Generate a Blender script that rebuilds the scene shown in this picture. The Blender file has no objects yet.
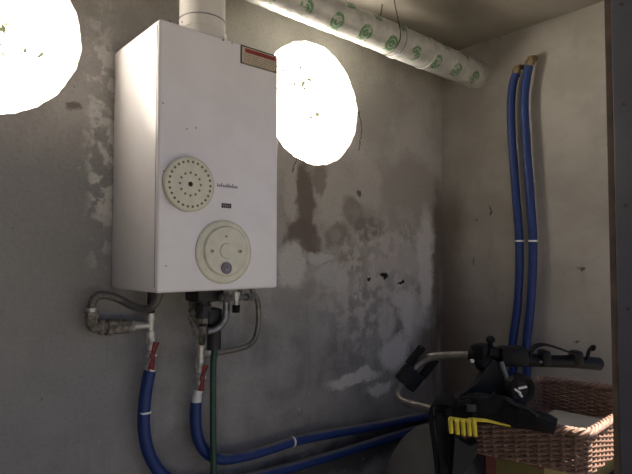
import bpy, bmesh, math, random
from mathutils import Vector, Matrix, Euler
random.seed(4)
S = bpy.context.scene
COL = S.collection
PI = math.pi

# ------------------------------------------------------------------ camera
CAMZ = 1.35
F = 526.0
YAW, PITCH = math.radians(41.5), math.atan(20 / 526)
FW = Vector((math.sin(YAW) * math.cos(PITCH), math.cos(YAW) * math.cos(PITCH), math.sin(PITCH)))
RT = Vector((math.cos(YAW), -math.sin(YAW), 0))
UP = RT.cross(FW)
C0 = Vector((0, 0, CAMZ))

def ray(u, v):
    return FW + RT * ((u - 316) / F) - UP * ((v - 237) / F)
def atY(u, v, y):            # point of the plane y = const seen at a photo position
    d = ray(u, v); return C0 + d * (y / d.y)
def atX(u, v, x):
    d = ray(u, v); return C0 + d * (x / d.x)
def atD(u, v, z):            # point at a given distance along the lens axis
    return C0 + ray(u, v) * z

# ------------------------------------------------------------------ materials
def new_mat(name):
    m = bpy.data.materials.new(name); m.use_nodes = True
    nt = m.node_tree
    return m, nt, nt.nodes['Principled BSDF']

def mat(name, col, rough=.6, metal=0., var=.12, scale=30., bump=0., col2=None, spec=None, trans=0):
    m, nt, b = new_mat(name)
    tc = nt.nodes.new('ShaderNodeTexCoord')
    n = nt.nodes.new('ShaderNodeTexNoise'); n.inputs['Scale'].default_value = scale; n.inputs['Detail'].default_value = 5
    nt.links.new(tc.outputs['Object'], n.inputs['Vector'])
    r = nt.nodes.new('ShaderNodeValToRGB')
    c2 = col2 if col2 else tuple(c * (1 - 2 * var) for c in col)
    r.color_ramp.elements[0].color = (*c2, 1); r.color_ramp.elements[0].position = .35
    r.color_ramp.elements[1].color = (*col, 1); r.color_ramp.elements[1].position = .62
    nt.links.new(n.outputs['Fac'], r.inputs['Fac']); nt.links.new(r.outputs['Color'], b.inputs['Base Color'])
    b.inputs['Roughness'].default_value = rough; b.inputs['Metallic'].default_value = metal
    if spec is not None: b.inputs['Specular IOR Level'].default_value = spec
    if trans:
        b.inputs['Transmission Weight'].default_value = trans
    if bump:
        bp = nt.nodes.new('ShaderNodeBump'); bp.inputs['Strength'].default_value = bump; bp.inputs['Distance'].default_value = .004
        nt.links.new(n.outputs['Fac'], bp.inputs['Height']); nt.links.new(bp.outputs['Normal'], b.inputs['Normal'])
    return m

def dusty(m, amount, col):
    '''grey dust lying on the upward side'''
    nt = m.node_tree; b = nt.nodes['Principled BSDF']; old = b.inputs['Base Color'].links[0].from_socket
    ge = nt.nodes.new('ShaderNodeNewGeometry'); sp = nt.nodes.new('ShaderNodeSeparateXYZ'); nt.links.new(ge.outputs['Normal'], sp.inputs[0])
    n = nt.nodes.new('ShaderNodeTexNoise'); n.inputs['Scale'].default_value = 14; n.inputs['Detail'].default_value = 6
    ad = nt.nodes.new('ShaderNodeMath'); ad.operation = 'MULTIPLY_ADD'; nt.links.new(n.outputs['Fac'], ad.inputs[0]); ad.inputs[1].default_value = .5; nt.links.new(sp.outputs[2], ad.inputs[2])
    mr = nt.nodes.new('ShaderNodeMapRange'); nt.links.new(ad.outputs[0], mr.inputs['Value'])
    mr.inputs['From Min'].default_value = .86; mr.inputs['From Max'].default_value = 1.25; mr.inputs['To Max'].default_value = amount
    mx = nt.nodes.new('ShaderNodeMix'); mx.data_type = 'RGBA'; nt.links.new(mr.outputs[0], mx.inputs[0]); nt.links.new(old, mx.inputs[6]); mx.inputs[7].default_value = (*col, 1)
    nt.links.new(mx.outputs[2], b.inputs['Base Color'])

class Net:
    """small helper for plaster materials whose stains have places of their own"""
    def __init__(s, nt, axes):
        s.nt = nt
        tc = nt.nodes.new('ShaderNodeTexCoord'); s.P = tc.outputs['Object']
        w1 = s.noise(7, 4, 'Color'); w2 = s.noise(34, 3, 'Color')
        a = s.vec('SUBTRACT', w1, (.5, .5, .5)); a = s.vec('SCALE', a, .12)
        b = s.vec('SUBTRACT', w2, (.5, .5, .5)); b = s.vec('SCALE', b, .035)
        q = s.vec('ADD', s.vec('ADD', s.P, a), b)
        sp = nt.nodes.new('ShaderNodeSeparateXYZ'); nt.links.new(q, sp.inputs[0])
        s.a = sp.outputs[axes[0]]; s.b = sp.outputs[axes[1]]
    def put(s, sock, v):
        if isinstance(v, (int, float, tuple)): sock.default_value = v
        else: s.nt.links.new(v, sock)
    def math(s, op, a, b=0.):
        n = s.nt.nodes.new('ShaderNodeMath'); n.operation = op
        s.put(n.inputs[0], a); s.put(n.inputs[1], b); return n.outputs[0]
    def vec(s, op, a, b):
        n = s.nt.nodes.new('ShaderNodeVectorMath'); n.operation = op
        s.put(n.inputs[0], a)
        if op == 'SCALE': s.put(n.inputs['Scale'], b)
        else: s.put(n.inputs[1], b)
        return n.outputs[0]
    def noise(s, scale, detail=4, out='Fac', stretch=None):
        n = s.nt.nodes.new('ShaderNodeTexNoise'); n.inputs['Scale'].default_value = scale
        n.inputs['Detail'].default_value = detail; n.inputs['Roughness'].default_value = .6
        src = s.P
        if stretch:
            mp = s.nt.nodes.new('ShaderNodeMapping'); mp.inputs['Scale'].default_value = stretch
            s.nt.links.new(s.P, mp.inputs[0]); src = mp.outputs[0]
        s.nt.links.new(src, n.inputs['Vector']); return n.outputs[out]
    def step(s, x, lo, hi):
        n = s.nt.nodes.new('ShaderNodeMapRange'); n.interpolation_type = 'SMOOTHSTEP'
        s.put(n.inputs['Value'], x); n.inputs['From Min'].default_value = lo; n.inputs['From Max'].default_value = hi
        return n.outputs['Result']
    def blob(s, ca, cb, ra, rb, soft=.3):
        da = s.math('DIVIDE', s.math('SUBTRACT', s.a, ca), ra); db = s.math('DIVIDE', s.math('SUBTRACT', s.b, cb), rb)
        d = s.math('SQRT', s.math('ADD', s.math('MULTIPLY', da, da), s.math('MULTIPLY', db, db)))
        return s.math('SUBTRACT', 1., s.step(d, 1 - soft, 1 + soft))
    def band(s, x, c, hw, soft):
        d = s.math('ABSOLUTE', s.math('SUBTRACT', x, c)); return s.math('SUBTRACT', 1., s.step(d, hw, hw + soft))
    def mix(s, f, c1, c2, mode='MIX'):
        n = s.nt.nodes.new('ShaderNodeMix'); n.data_type = 'RGBA'; n.blend_type = mode
        s.put(n.inputs[0], f)
        for i, c in ((6, c1), (7, c2)):
            s.put(n.inputs[i], (*c, 1) if isinstance(c, tuple) and len(c) == 3 else c)
        return n.outputs[2]

WALL_Y, RIGHT_X, CEIL = 1.6, 2.29, CAMZ + 1.05

def plaster_back():
    m, nt, b = new_mat('stained_plaster')
    N = Net(nt, (0, 2))
    g = lambda *c: tuple(c)
    n1 = N.step(N.noise(3.2, 6), .35, .65)
    c = N.mix(n1, g(.355, .335, .312), g(.465, .445, .42))                    # old beige plaster, made paler to carry the glare round the openings
    # cement render below
    zc = lambda v, u=300: atY(u, v, WALL_Y).z
    xc = lambda u, v=230: atY(u, v, WALL_Y).x
    low = N.math('SUBTRACT', 1., N.step(N.b, zc(310) - .05, zc(262) + .02))
    cem = N.mix(N.step(N.noise(5, 6), .35, .65), g(.205, .198, .192), g(.315, .302, .292))
    c = N.mix(low, c, cem)
    left = N.math('SUBTRACT', 1., N.step(N.a, xc(90), xc(190)))
    lowl = N.math('MULTIPLY', left, N.math('SUBTRACT', 1., N.step(N.b, zc(180, 60), zc(112, 60))))
    c = N.mix(N.math('MULTIPLY', lowl, .85), c, N.mix(N.noise(4, 6), g(.20, .198, .202), g(.34, .332, .33)))
    def spot(u, v, du, dv, col, amt=1., soft=.3):
        nonlocal c
        p = atY(u, v, WALL_Y); rx = abs(atY(u + du, v, WALL_Y).x - atY(u - du, v, WALL_Y).x) / 2
        rz = abs(atY(u, v + dv, WALL_Y).z - atY(u, v - dv, WALL_Y).z) / 2
        c = N.mix(N.math('MULTIPLY', N.blob(p.x, p.z, rx, rz, soft), amt), c, col)
    # patches right of the heater
    spot(335, 215, 62, 50, g(.30, .27, .24), .85, .5)
    mot = N.step(N.noise(11, 6), .47, .56)
    pm = atY(335, 220, WALL_Y)
    mz = N.math('MULTIPLY', N.blob(pm.x, pm.z, .34, .30, .5), mot)
    c = N.mix(N.math('MULTIPLY', mz, .6), c, g(.40, .375, .34))
    spot(340, 200, 22, 30, g(.43, .405, .365), .9, .25)
    spot(296, 195, 10, 30, g(.42, .395, .36), .85, .3)
    spot(306, 202, 9, 38, g(.155, .125, .108), .95, .25)
    spot(303, 240, 17, 21, g(.15, .12, .104), .95, .2)
    spot(338, 235, 13, 11, g(.22, .19, .165), .8, .25)
    spot(368, 228, 15, 13, g(.205, .175, .155), .85, .25)
    spot(352, 212, 10, 14, g(.22, .19, .165), .8, .3)
    spot(368, 185, 13, 20, g(.45, .42, .385), .8, .3)
    spot(320, 180, 6, 14, g(.20, .17, .15), .8, .3)
    spot(292, 265, 12, 22, g(.52, .50, .475), .9, .25)
    spot(333, 277, 17, 13, g(.42, .42, .41), .95, .15)
    spot(318, 256, 14, 7, g(.50, .48, .45), .85, .25)
    spot(352, 262, 12, 12, g(.27, .235, .20), .8, .3)
    spot(308, 290, 10, 10, g(.27, .24, .21), .7, .3)
    spot(412, 200, 26, 46, g(.34, .31, .282), .95, .2)
    # chalky salt bloom
    ps = atY(393, 285, WALL_Y)
    bloom = N.math('MULTIPLY', N.blob(ps.x, ps.z, .42, .30, .5), N.step(N.noise(15, 9), .45, .56))
    c = N.mix(N.math('MULTIPLY', bloom, .85), c, g(.52, .475, .445))
    spot(426, 262, 7, 50, g(.60, .57, .545), .9, .35)
    spot(405, 300, 12, 9, g(.56, .525, .50), .9, .3)
    spot(385, 322, 9, 16, g(.52, .48, .45), .8, .4)
    spot(392, 262, 22, 8, g(.47, .43, .405), .8, .4)
    spot(421, 335, 7, 22, g(.60, .57, .545), .9, .3)
    spot(413, 320, 10, 22, g(.60, .57, .545), .95, .3)
    spot(395, 352, 14, 18, g(.60, .57, .545), .95, .3)
    spot(355, 378, 26, 7, g(.60, .57, .545), .95, .3)
    spot(380, 388, 12, 5, g(.60, .57, .545), .9, .3)
    # flaking streak left of the heater
    pl = atY(103, 130, WALL_Y)
    fl = N.math('MULTIPLY', N.blob(pl.x, pl.z, .05, .34, .6), N.step(N.noise(24, 6), .46, .56))
    c = N.mix(fl, c, g(.68, .66, .63))
    spot(70, 104, 8, 5, g(.15, .12, .10), .8, .4)
    # damp brown corner, drips
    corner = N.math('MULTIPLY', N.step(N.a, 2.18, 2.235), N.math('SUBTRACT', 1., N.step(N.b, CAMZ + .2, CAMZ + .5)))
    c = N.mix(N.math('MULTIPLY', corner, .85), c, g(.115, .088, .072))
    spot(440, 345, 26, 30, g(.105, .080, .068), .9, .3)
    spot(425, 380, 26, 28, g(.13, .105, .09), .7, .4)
    drip = N.step(N.noise(11, 4, stretch=(1, 1, .12)), .52, .66)
    c = N.mix(N.math('MULTIPLY', N.math('MULTIPLY', drip, low), .4), c, g(.33, .32, .31))
    spot(350, 430, 150, 26, g(.20, .19, .182), .5, .5)  # two darker bands low on the wall, around and under the pipes
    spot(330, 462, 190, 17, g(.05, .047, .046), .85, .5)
    # chipped black pits and specks
    spot(386, 276, 3, 3.6, g(.012, .011, .01), 1., .25)
    spot(401, 283, 4, 1.7, g(.012, .011, .01), 1., .25)
    spot(371, 277, 2, 2.2, g(.02, .018, .016), 1., .25)
    spot(360, 190, 2.5, 3.5, g(.12, .10, .09), .9, .3)
    sp = N.math('GREATER_THAN', N.noise(60, 2), .735)
    c = N.mix(N.math('MULTIPLY', sp, .75), c, g(.09, .08, .07))
    sp2 = N.math('GREATER_THAN', N.noise(47, 2, stretch=(1, 1.3, .8)), .75)
    c = N.mix(N.math('MULTIPLY', sp2, .6), c, g(.52, .50, .48))
    # cracks
    for (u0, v0), (u1, v1) in (((359, 113), (362, 128)), ((362, 128), (359, 150)), ((345, 116), (360, 112)), ((300, 150), (292, 172))):
        p, q = atY(u0, v0, WALL_Y), atY(u1, v1, WALL_Y)
        L = math.hypot(q.x - p.x, q.z - p.z); dx, dz = (q.x - p.x) / L, (q.z - p.z) / L
        sp_ = nt.nodes.new('ShaderNodeSeparateXYZ'); nt.links.new(N.P, sp_.inputs[0])
        wob = N.math('MULTIPLY', N.math('SUBTRACT', N.noise(40, 3), .5), .02)
        ax = N.math('SUBTRACT', sp_.outputs[0], p.x); az = N.math('SUBTRACT', sp_.outputs[2], p.z)
        t = N.math('ADD', N.math('MULTIPLY', ax, dx), N.math('MULTIPLY', az, dz))
        d = N.math('ADD', N.math('SUBTRACT', N.math('MULTIPLY', ax, -dz), N.math('MULTIPLY', az, -dx)), wob)
        k = N.math('MULTIPLY', N.band(d, 0., .0015, .002), N.band(t, L / 2, L / 2, .005))
        c = N.mix(k, c, g(.10, .085, .07))
    fine = N.noise(90, 4)
    c = N.mix(N.math('MULTIPLY', N.step(fine, .45, .75), .22), c, g(.12, .105, .09))
    nt.links.new(c, b.inputs['Base Color'])
    b.inputs['Roughness'].default_value = .93; b.inputs['Specular IOR Level'].default_value = .2
    h = N.math('ADD', N.math('MULTIPLY', N.noise(9, 7), .7), N.math('MULTIPLY', N.noise(70, 4), .25))
    bp = nt.nodes.new('ShaderNodeBump'); bp.inputs['Strength'].default_value = .55; bp.inputs['Distance'].default_value = .02
    nt.links.new(h, bp.inputs['Height']); nt.links.new(bp.outputs['Normal'], b.inputs['Normal'])
    return m

def plaster_side():
    m, nt, b = new_mat('beige_render')
    N = Net(nt, (1, 2))
    g = lambda *c: tuple(c)
    c = N.mix(N.step(N.noise(4, 6), .3, .7), g(.315, .295, .272), g(.39, .37, .345))
    damp = N.math('MULTIPLY', N.step(N.a, 1.40, 1.56), N.math('SUBTRACT', 1., N.step(N.b, CAMZ + .15, CAMZ + .55)))
    c = N.mix(N.math('MULTIPLY', damp, .8), c, g(.15, .118, .095))
    low = N.math('MULTIPLY', N.step(N.a, 1.2, 1.5), N.math('SUBTRACT', 1., N.step(N.b, CAMZ - .45, CAMZ - .1)))
    c = N.mix(N.math('MULTIPLY', low, .8), c, g(.14, .11, .09))
    st = N.step(N.noise(8, 4, stretch=(1, 1, .3)), .56, .72)
    c = N.mix(N.math('MULTIPLY', st, .35), c, g(.26, .225, .19))
    for (u, v, ru, rv) in ((487, 213, .006, .022), (474, 262, .005, .025), (580, 271, .014, .006), (577, 340, .012, .004), (473, 222, .004, .006)):
        p = atX(u, v, RIGHT_X); c = N.mix(N.math('MULTIPLY', N.blob(p.y, p.z, ru, rv, .3), .85), c, g(.07, .06, .05))
    sp = N.math('GREATER_THAN', N.noise(60, 2), .745)
    c = N.mix(N.math('MULTIPLY', sp, .6), c, g(.13, .11, .09))
    nt.links.new(c, b.inputs['Base Color'])
    b.inputs['Roughness'].default_value = .93; b.inputs['Specular IOR Level'].default_value = .2
    bp = nt.nodes.new('ShaderNodeBump'); bp.inputs['Strength'].default_value = .4; bp.inputs['Distance'].default_value = .012
    nt.links.new(N.noise(14, 7), bp.inputs['Height']); nt.links.new(bp.outputs['Normal'], b.inputs['Normal'])
    return m

def wrap_mat():
    """silvery foil-like wrapping printed with rows of green round marks"""
    m, nt, b = new_mat('printed_foil_wrap')
    N = Net(nt, (0, 2))
    uv = nt.nodes.new('ShaderNodeUVMap')
    sp = nt.nodes.new('ShaderNodeSeparateXYZ'); nt.links.new(uv.outputs[0], sp.inputs[0])
    U, V = sp.outputs[0], sp.outputs[1]          # metres along / around
    LA, LV = .150, .0942
    row = N.math('FLOOR', N.math('DIVIDE', V, LV))
    off = N.math('MULTIPLY', row, LA * .42)
    fu = N.math('SUBTRACT', N.math('FRACT', N.math('DIVIDE', N.math('ADD', U, off), LA)), .5)
    fv = N.math('SUBTRACT', N.math('FRACT', N.math('DIVIDE', V, LV)), .5)
    x = N.math('MULTIPLY', fu, LA); y = N.math('MULTIPLY', fv, LV)
    wob = N.math('MULTIPLY', N.math('SUBTRACT', N.noise(60, 3), .5), .010)
    r = N.math('ADD', N.math('SQRT', N.math('ADD', N.math('MULTIPLY', x, x), N.math('MULTIPLY', y, y))), wob)
    ring = N.band(r, .0245, .0042, .003)
    ring2 = N.band(r, .0105, .0040, .002)
    bar = N.math('MULTIPLY', N.band(y, -.002, .0022, .001), N.band(x, 0., .017, .002))
    tail = N.math('MULTIPLY', N.band(y, .030, .0030, .001), N.math('MULTIPLY', N.band(x, 0., .026, .002), N.math('GREATER_THAN', N.noise(120, 1), .45)))
    k = N.math('MINIMUM', 1., N.math('ADD', N.math('ADD', ring, ring2), N.math('ADD', bar, tail)))
    k = N.math('MULTIPLY', k, N.step(N.noise(28, 3), .38, .52))
    c = N.mix(N.step(N.noise(18, 6), .35, .7), (.42, .42, .41), (.58, .575, .56))
    c = N.mix(N.math('MULTIPLY', N.step(N.noise(55, 4), .58, .7), .5), c, (.32, .31, .28))
    c = N.mix(N.math('MULTIPLY', k, .85), c, (.05, .20, .055))
    nt.links.new(c, b.inputs['Base Color']); b.inputs['Roughness'].default_value = .38
    b.inputs['Metallic'].default_value = .15
    bp = nt.nodes.new('ShaderNodeBump'); bp.inputs['Strength'].default_value = .5; bp.inputs['Distance'].default_value = .01
    nt.links.new(N.noise(16, 5), bp.inputs['Height']); nt.links.new(bp.outputs['Normal'], b.inputs['Normal'])
    return m

M = {
 'plaster': plaster_back(), 'side': plaster_side(), 'wrap': wrap_mat(),
 'ceil': mat('rough_concrete', (.29, .265, .235), .95, var=.10, scale=5, bump=.4),
 'floor': mat('cement_floor', (.065, .062, .06), .9, var=.15, scale=4, bump=.3),
 'soil': mat('dark_yard_soil', (.07, .065, .05), .95, var=.2, scale=3),
 'yard': mat('pale_yard_paving', (.66, .60, .50), .95, var=.10, scale=2),
 'enamel': mat('white_enamel', (.80, .78, .83), .34, var=.015, scale=14, col2=(.76, .74, .78)),
 'cream': mat('aged_cream_plastic', (.70, .68, .57), .35, var=.05, scale=40),
 'creamdark': mat('cream_plastic_rim', (.56, .53, .42), .4, var=.06, scale=40),
 'slot': mat('dark_recess', (.02, .02, .02), .8),
 'pit': mat('brown_pierced_hole', (.20, .175, .12), .8),
 'lilac': mat('lilac_grey_button', (.22, .20, .24), .4, var=.1),
 'red': mat('red_lacquer', (.22, .012, .02), .45, var=.2, scale=60),
 'redink': mat('red_ink', (.30, .035, .03), .6),
 'paper': mat('yellowed_sticker_paper', (.52, .45, .34), .6, var=.06),
 'ink': mat('dark_ink', (.055, .05, .05), .6), 'greyink': mat('grey_ink', (.27, .26, .29), .6), 'tanink': mat('faded_print', (.36, .27, .2), .6),
 'flue': mat('white_painted_steel', (.72, .70, .68), .4, var=.05, scale=10),
 'steel': mat('dull_steel', (.33, .33, .33), .42, .7, .2, 50, .2),
 'galv': mat('light_galvanised', (.62, .61, .58), .38, .55, .15, 60),
 'rusty': mat('corroded_brass', (.12, .10, .08), .7, .4, .1, 70, .5, col2=(.30, .28, .25)),
 'brass': mat('old_brass', (.34, .27, .16), .5, .7, .2, 60, .3),
 'copper': mat('dark_tube', (.20, .185, .165), .4, .6, .2, 40),
 'blackmetal': mat('sooty_metal', (.035, .034, .034), .6, .3, .2, 30),
 'blackplastic': mat('black_plastic', (.006, .006, .008), .5, var=.1, scale=40, spec=.18),
 'rubber': mat('black_rubber', (.005, .005, .0065), .7, var=.1, scale=40, spec=.18),
 'greyplastic': mat('dark_grey_plastic', (.016, .017, .021), .55, var=.1, spec=.18),
 'blue': mat('blue_pipe_foam', (.008, .034, .17), .55, var=.12, scale=50, bump=.15),
 'white': mat('white_plastic', (.75, .75, .73), .45, var=.03),
 'green': mat('dark_green_hose', (.022, .075, .05), .5, var=.1),
 'braid': mat('braided_grey_hose', (.17, .165, .16), .5, .4, .25, 220, .4),
 'tube': mat('grey_painted_tube', (.17, .16, .155), .42, .5, .12, 40),
 'yellow': mat('yellow_plastic', (.62, .50, .035), .45, var=.06),
 'wicker': mat('brown_wicker', (.19, .108, .075), .65, var=.22, scale=60, bump=.2),
 'wickerdark': mat('brown_wicker_stake', (.25, .155, .115), .6, var=.2, scale=60),
 'card': mat('pale_board', (.40, .38, .34), .8, var=.06, scale=12),
 'box': mat('olive_yellow_carton', (.19, .155, .05), .8, var=.1, scale=10), 'boxred': mat('reddish_carton_edge', (.20, .06, .045), .8, var=.1),
 'chest': mat('dark_painted_wood', (.035, .033, .034), .7, var=.15, scale=6),
 'webbing': mat('dark_webbing', (.007, .0075, .011), .8, var=.1, scale=200, spec=.18),
 'tarp': mat('grey_tarpaulin', (.11, .11, .112), .7, var=.08, scale=8, bump=.2),
 'post': mat('dark_blue_grey_paint', (.070, .074, .100), .5, var=.1, scale=12, bump=.15),
 'postbrown': mat('brown_worn_wood', (.115, .082, .066), .7, var=.2, scale=20, bump=.3),
 'leaf': mat('dull_green_leaves', (.07, .078, .035), .8, var=.15, scale=5), 'bark': mat('grey_bark', (.16, .13, .10), .9, var=.2),
 'rust': mat('rusty_wire', (.10, .06, .04), .8, .2, .2),
}

dusty(M['blue'], .9, (.20, .19, .18))
# ------------------------------------------------------------------ mesh helpers
def frame(d):
    d = d.normalized(); a = Vector((0, 0, 1)) if abs(d.z) < .9 else Vector((0, 1, 0))
    s = d.cross(a).normalized(); return d, s, s.cross(d).normalized()

class MB:
    def __init__(s): s.bm = bmesh.new()
    def box(s, c, size, rot=None, bevel=0., seg=2):
        r = bmesh.ops.create_cube(s.bm, size=1)
        vs = r['verts']
        bmesh.ops.scale(s.bm, vec=Vector(size), verts=vs)
        if bevel:
            es = list({e for v in vs for e in v.link_edges})
            rb = bmesh.ops.bevel(s.bm, geom=es, offset=bevel, segments=seg, affect='EDGES', profile=.5)
            vs = list({v for f in rb['faces'] for v in f.verts} | {v for v in vs if v.is_valid})
        if rot is not None: bmesh.ops.transform(s.bm, matrix=rot.to_4x4(), verts=vs)
        bmesh.ops.translate(s.bm, vec=Vector(c), verts=vs); return s
    def tube(s, pts, r, n=12, caps=True, closed=False, flat=None):
        pts = [Vector(p) for p in pts]; rs = r if isinstance(r, (list, tuple)) else [r] * len(pts)
        k = len(pts); rings = []; prev = None
        for i, p in enumerate(pts):
            if closed: d = pts[(i + 1) % k] - pts[i - 1]
            else: d = pts[min(i + 1, k - 1)] - pts[max(i - 1, 0)]
            d = d.normalized()
            if prev is None: _, a, b = frame(d)
            else:
                a = prev - d * prev.dot(d)
                a = a.normalized() if a.length > 1e-6 else frame(d)[1]
                b = a.cross(d).normalized()
            prev = a
            fl = flat if flat else 1.
            rings.append([s.bm.verts.new(p + a * math.cos(2 * PI * j / n) * rs[i] + b * math.sin(2 * PI * j / n) * rs[i] * fl) for j in range(n)])
        for i in range(k if closed else k - 1):
            A, B = rings[i], rings[(i + 1) % k]
            for j in range(n): s.bm.faces.new((A[j], A[(j + 1) % n], B[(j + 1) % n], B[j]))
        if caps and not closed:
            s.bm.faces.new(rings[0][::-1]); s.bm.faces.new(rings[-1])
        return s
    def cyl(s, p0, p1, r0, r1=None, n=20):
        return s.tube([p0, p1], [r0, r0 if r1 is None else r1], n)
    def lathe(s, o, axis, prof, n=40):
        d, a, b = frame(Vector(axis)); o = Vector(o); rings = []
        for (h, r) in prof:
            if r < 1e-6: rings.append([s.bm.verts.new(o + d * h)])
            else: rings.append([s.bm.verts.new(o + d * h + a * math.cos(2 * PI * j / n) * r + b * math.sin(2 * PI * j / n) * r) for j in range(n)])
        for A, B in zip(rings, rings[1:]):
            if len(A) == 1 and len(B) == 1: continue
            for j in range(n):
                k = (j + 1) % n
                if len(A) == 1: s.bm.faces.new((A[0], B[k], B[j]))
                elif len(B) == 1: s.bm.faces.new((A[j], A[k], B[0]))
                else: s.bm.faces.new((A[j], A[k], B[k], B[j]))
        return s
    def ball(s, c, r, n=16):
        vs = bmesh.ops.create_uvsphere(s.bm, u_segments=n, v_segments=n // 2, radius=1)['verts']
        bmesh.ops.scale(s.bm, vec=Vector(r if isinstance(r, tuple) else (r, r, r)), verts=vs)
        bmesh.ops.translate(s.bm, vec=Vector(c), verts=vs); return s
    def prism(s, poly, d):           # closed polygon extruded by vector d
        d = Vector(d); A = [s.bm.verts.new(Vector(p)) for p in poly]; B = [s.bm.verts.new(Vector(p) + d) for p in poly]
        n = len(A); s.bm.faces.new(A); s.bm.faces.new(B[::-1])
        for i in range(n): s.bm.faces.new((A[i], B[i], B[(i + 1) % n], A[(i + 1) % n]))
        return s
    def ribbon(s, pts, w, t):        # strap: path, width vector, thickness
        pts = [Vector(p) for p in pts]; w = Vector(w); rings = []
        for i, p in enumerate(pts):
            d = (pts[min(i + 1, len(pts) - 1)] - pts[max(i - 1, 0)]).normalized()
            n = d.cross(w).normalized() * t / 2
            rings.append([s.bm.verts.new(p + w / 2 + n), s.bm.verts.new(p - w / 2 + n), s.bm.verts.new(p - w / 2 - n), s.bm.verts.new(p + w / 2 - n)])
        for A, B in zip(rings, rings[1:]):
            for j in range(4): s.bm.faces.new((A[j], A[(j + 1) % 4], B[(j + 1) % 4], B[j]))
        s.bm.faces.new(rings[0][::-1]); s.bm.faces.new(rings[-1]); return s

def smooth(pts, n=6, closed=False):    # Catmull-Rom
    P = [Vector(p) for p in pts]; out = []; k = len(P)
    for i in range(k if closed else k - 1):
        if closed: p0, p1, p2, p3 = P[i - 1], P[i], P[(i + 1) % k], P[(i + 2) % k]
        else: p0, p1, p2, p3 = P[max(i - 1, 0)], P[i], P[i + 1], P[min(i + 2, k - 1)]
        for j in range(n):
            t = j / n
            out.append(.5 * ((2 * p1) + (p2 - p0) * t + (2 * p0 - 5 * p1 + 4 * p2 - p3) * t * t + (3 * p1 - p0 - 3 * p2 + p3) * t ** 3))
    if not closed: out.append(P[-1])
    return out

def root_of(o):
    while o.parent: o = o.parent
    return o

def obj(name, mb, m, parent=None, sharp=40, recalc=True):
    bm = mb.bm
    if recalc: bmesh.ops.recalc_face_normals(bm, faces=bm.faces[:])
    if parent: bmesh.ops.translate(bm, vec=-root_of(parent).location, verts=bm.verts[:])
    me = bpy.data.meshes.new(name); bm.to_mesh(me); bm.free()
    me.materials.append(M[m])
    me.shade_smooth(); me.set_sharp_from_angle(angle=math.radians(sharp))
    o = bpy.data.objects.new(name, me); COL.objects.link(o)
    if parent: o.parent = parent
    return o

def tag(o, label, cat, group=None):
    o['label'] = label; o['category'] = cat
    if group: o['group'] = group
    return o
def thing(name, label, cat, loc, group=None):
    o = bpy.data.objects.new(name, None); o.empty_display_size = .05; COL.objects.link(o); o.location = Vector(loc)
    return tag(o, label, cat, group)
def struct(name, mb, m, parent=None, **k):
    o = obj(name, mb, m, parent, **k)
    if not parent: o['kind'] = 'structure'
    return o

# ------------------------------------------------------------------ setting
def circ(cx, cz, r, n=180, seed=0):
    rnd = random.Random(seed); ph = [rnd.uniform(0, 6.28) for _ in range(6)]
    out = []
    for i in range(n):
        t = 2 * PI * i / n
        k = 1 + .006 * math.sin(5 * t + ph[0]) + .005 * math.sin(11 * t + ph[1]) + .004 * math.sin(19 * t + ph[2]) + .003 * math.sin(27 * t + ph[3]) + .003 * math.sin(47 * t + ph[4])
        out.append((cx + r * k * math.cos(t), cz + r * k * math.sin(t)))
    return out

# fit of the two round openings from points on their rims
h2r = atY(357, 106, WALL_Y); h2t = atY(306, 40, WALL_Y); h2b = atY(322, 166, WALL_Y)
R2 = (h2t.z - h2b.z) / 2; H2 = (h2r.x - R2, (h2t.z + h2b.z) / 2)
h1r = atY(81, 38, WALL_Y); h1b = atY(10, 116, WALL_Y)
R1 = R2 * .98; H1 = (h1r.x - R1, h1b.z + R1)
XL = -1.7
def pierced_wall():
    mb = MB(); bm = mb.bm
    loops = [[(XL, 0), (RIGHT_X + .2, 0), (RIGHT_X + .2, CEIL + .15), (XL, CEIL + .15)], circ(*H1, R1, seed=3), circ(*H2, R2, seed=8)]
    V = {}
    for y in (WALL_Y, WALL_Y + .2):
        es = []
        for li, lp in enumerate(loops):
            vs = [bm.verts.new((x, y, z)) for x, z in lp]; V[(y, li)] = vs
            es += [bm.edges.new((vs[i], vs[(i + 1) % len(vs)])) for i in range(len(vs))]
        bmesh.ops.triangle_fill(bm, use_beauty=True, use_dissolve=False, edges=es)
    for li in range(3):
        A, B = V[(WALL_Y, li)], V[(WALL_Y + .2, li)]
        for i in range(len(A)): bm.faces.new((A[i], A[(i + 1) % len(A)], B[(i + 1) % len(B)], B[i]))
    return mb
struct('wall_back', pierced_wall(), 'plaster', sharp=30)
FY = -.10       # where roof slab and side wall end, towards the yard
struct('wall_right', MB().box((RIGHT_X + .1, (.42 + WALL_Y) / 2, CEIL / 2), (.2, WALL_Y - .42, CEIL)), 'side')
struct('wall_left', MB().box((XL - .1, (FY + WALL_Y) / 2, CEIL / 2), (.2, WALL_Y + .2 - FY, CEIL)), 'side')
struct('ceiling', MB().box(((XL + RIGHT_X) / 2, (.22 + WALL_Y) / 2, CEIL + .075), (RIGHT_X - XL + .4, WALL_Y - .22, .15)), 'ceil')
struct('floor', MB().box(((XL + RIGHT_X) / 2, (.2 + WALL_Y) / 2, -.05), (RIGHT_X - XL, WALL_Y - .2, .1)), 'floor')
struct('ground', MB().box((0, -6.55, -.13), (30, 16.7, .06)), 'soil')
struct('sun_block_slab', MB().box(((XL + 1.2) / 2 - .1, -.24, CEIL + .075), (1.2 - XL + .2, .92, .15)), 'ceil')  # added slab out of view, cuts sun and sky at the doorway
struct('wall_front', MB().box(((XL - .2 - .45) / 2, .32, CEIL / 2), (-.45 - XL + .2, .16, CEIL)), 'side')
# lintel
struct('trim_1', MB().box(((RIGHT_X - .45) / 2, .32, CEIL - .09), (RIGHT_X + .45, .16, .18)), 'postbrown')
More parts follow.
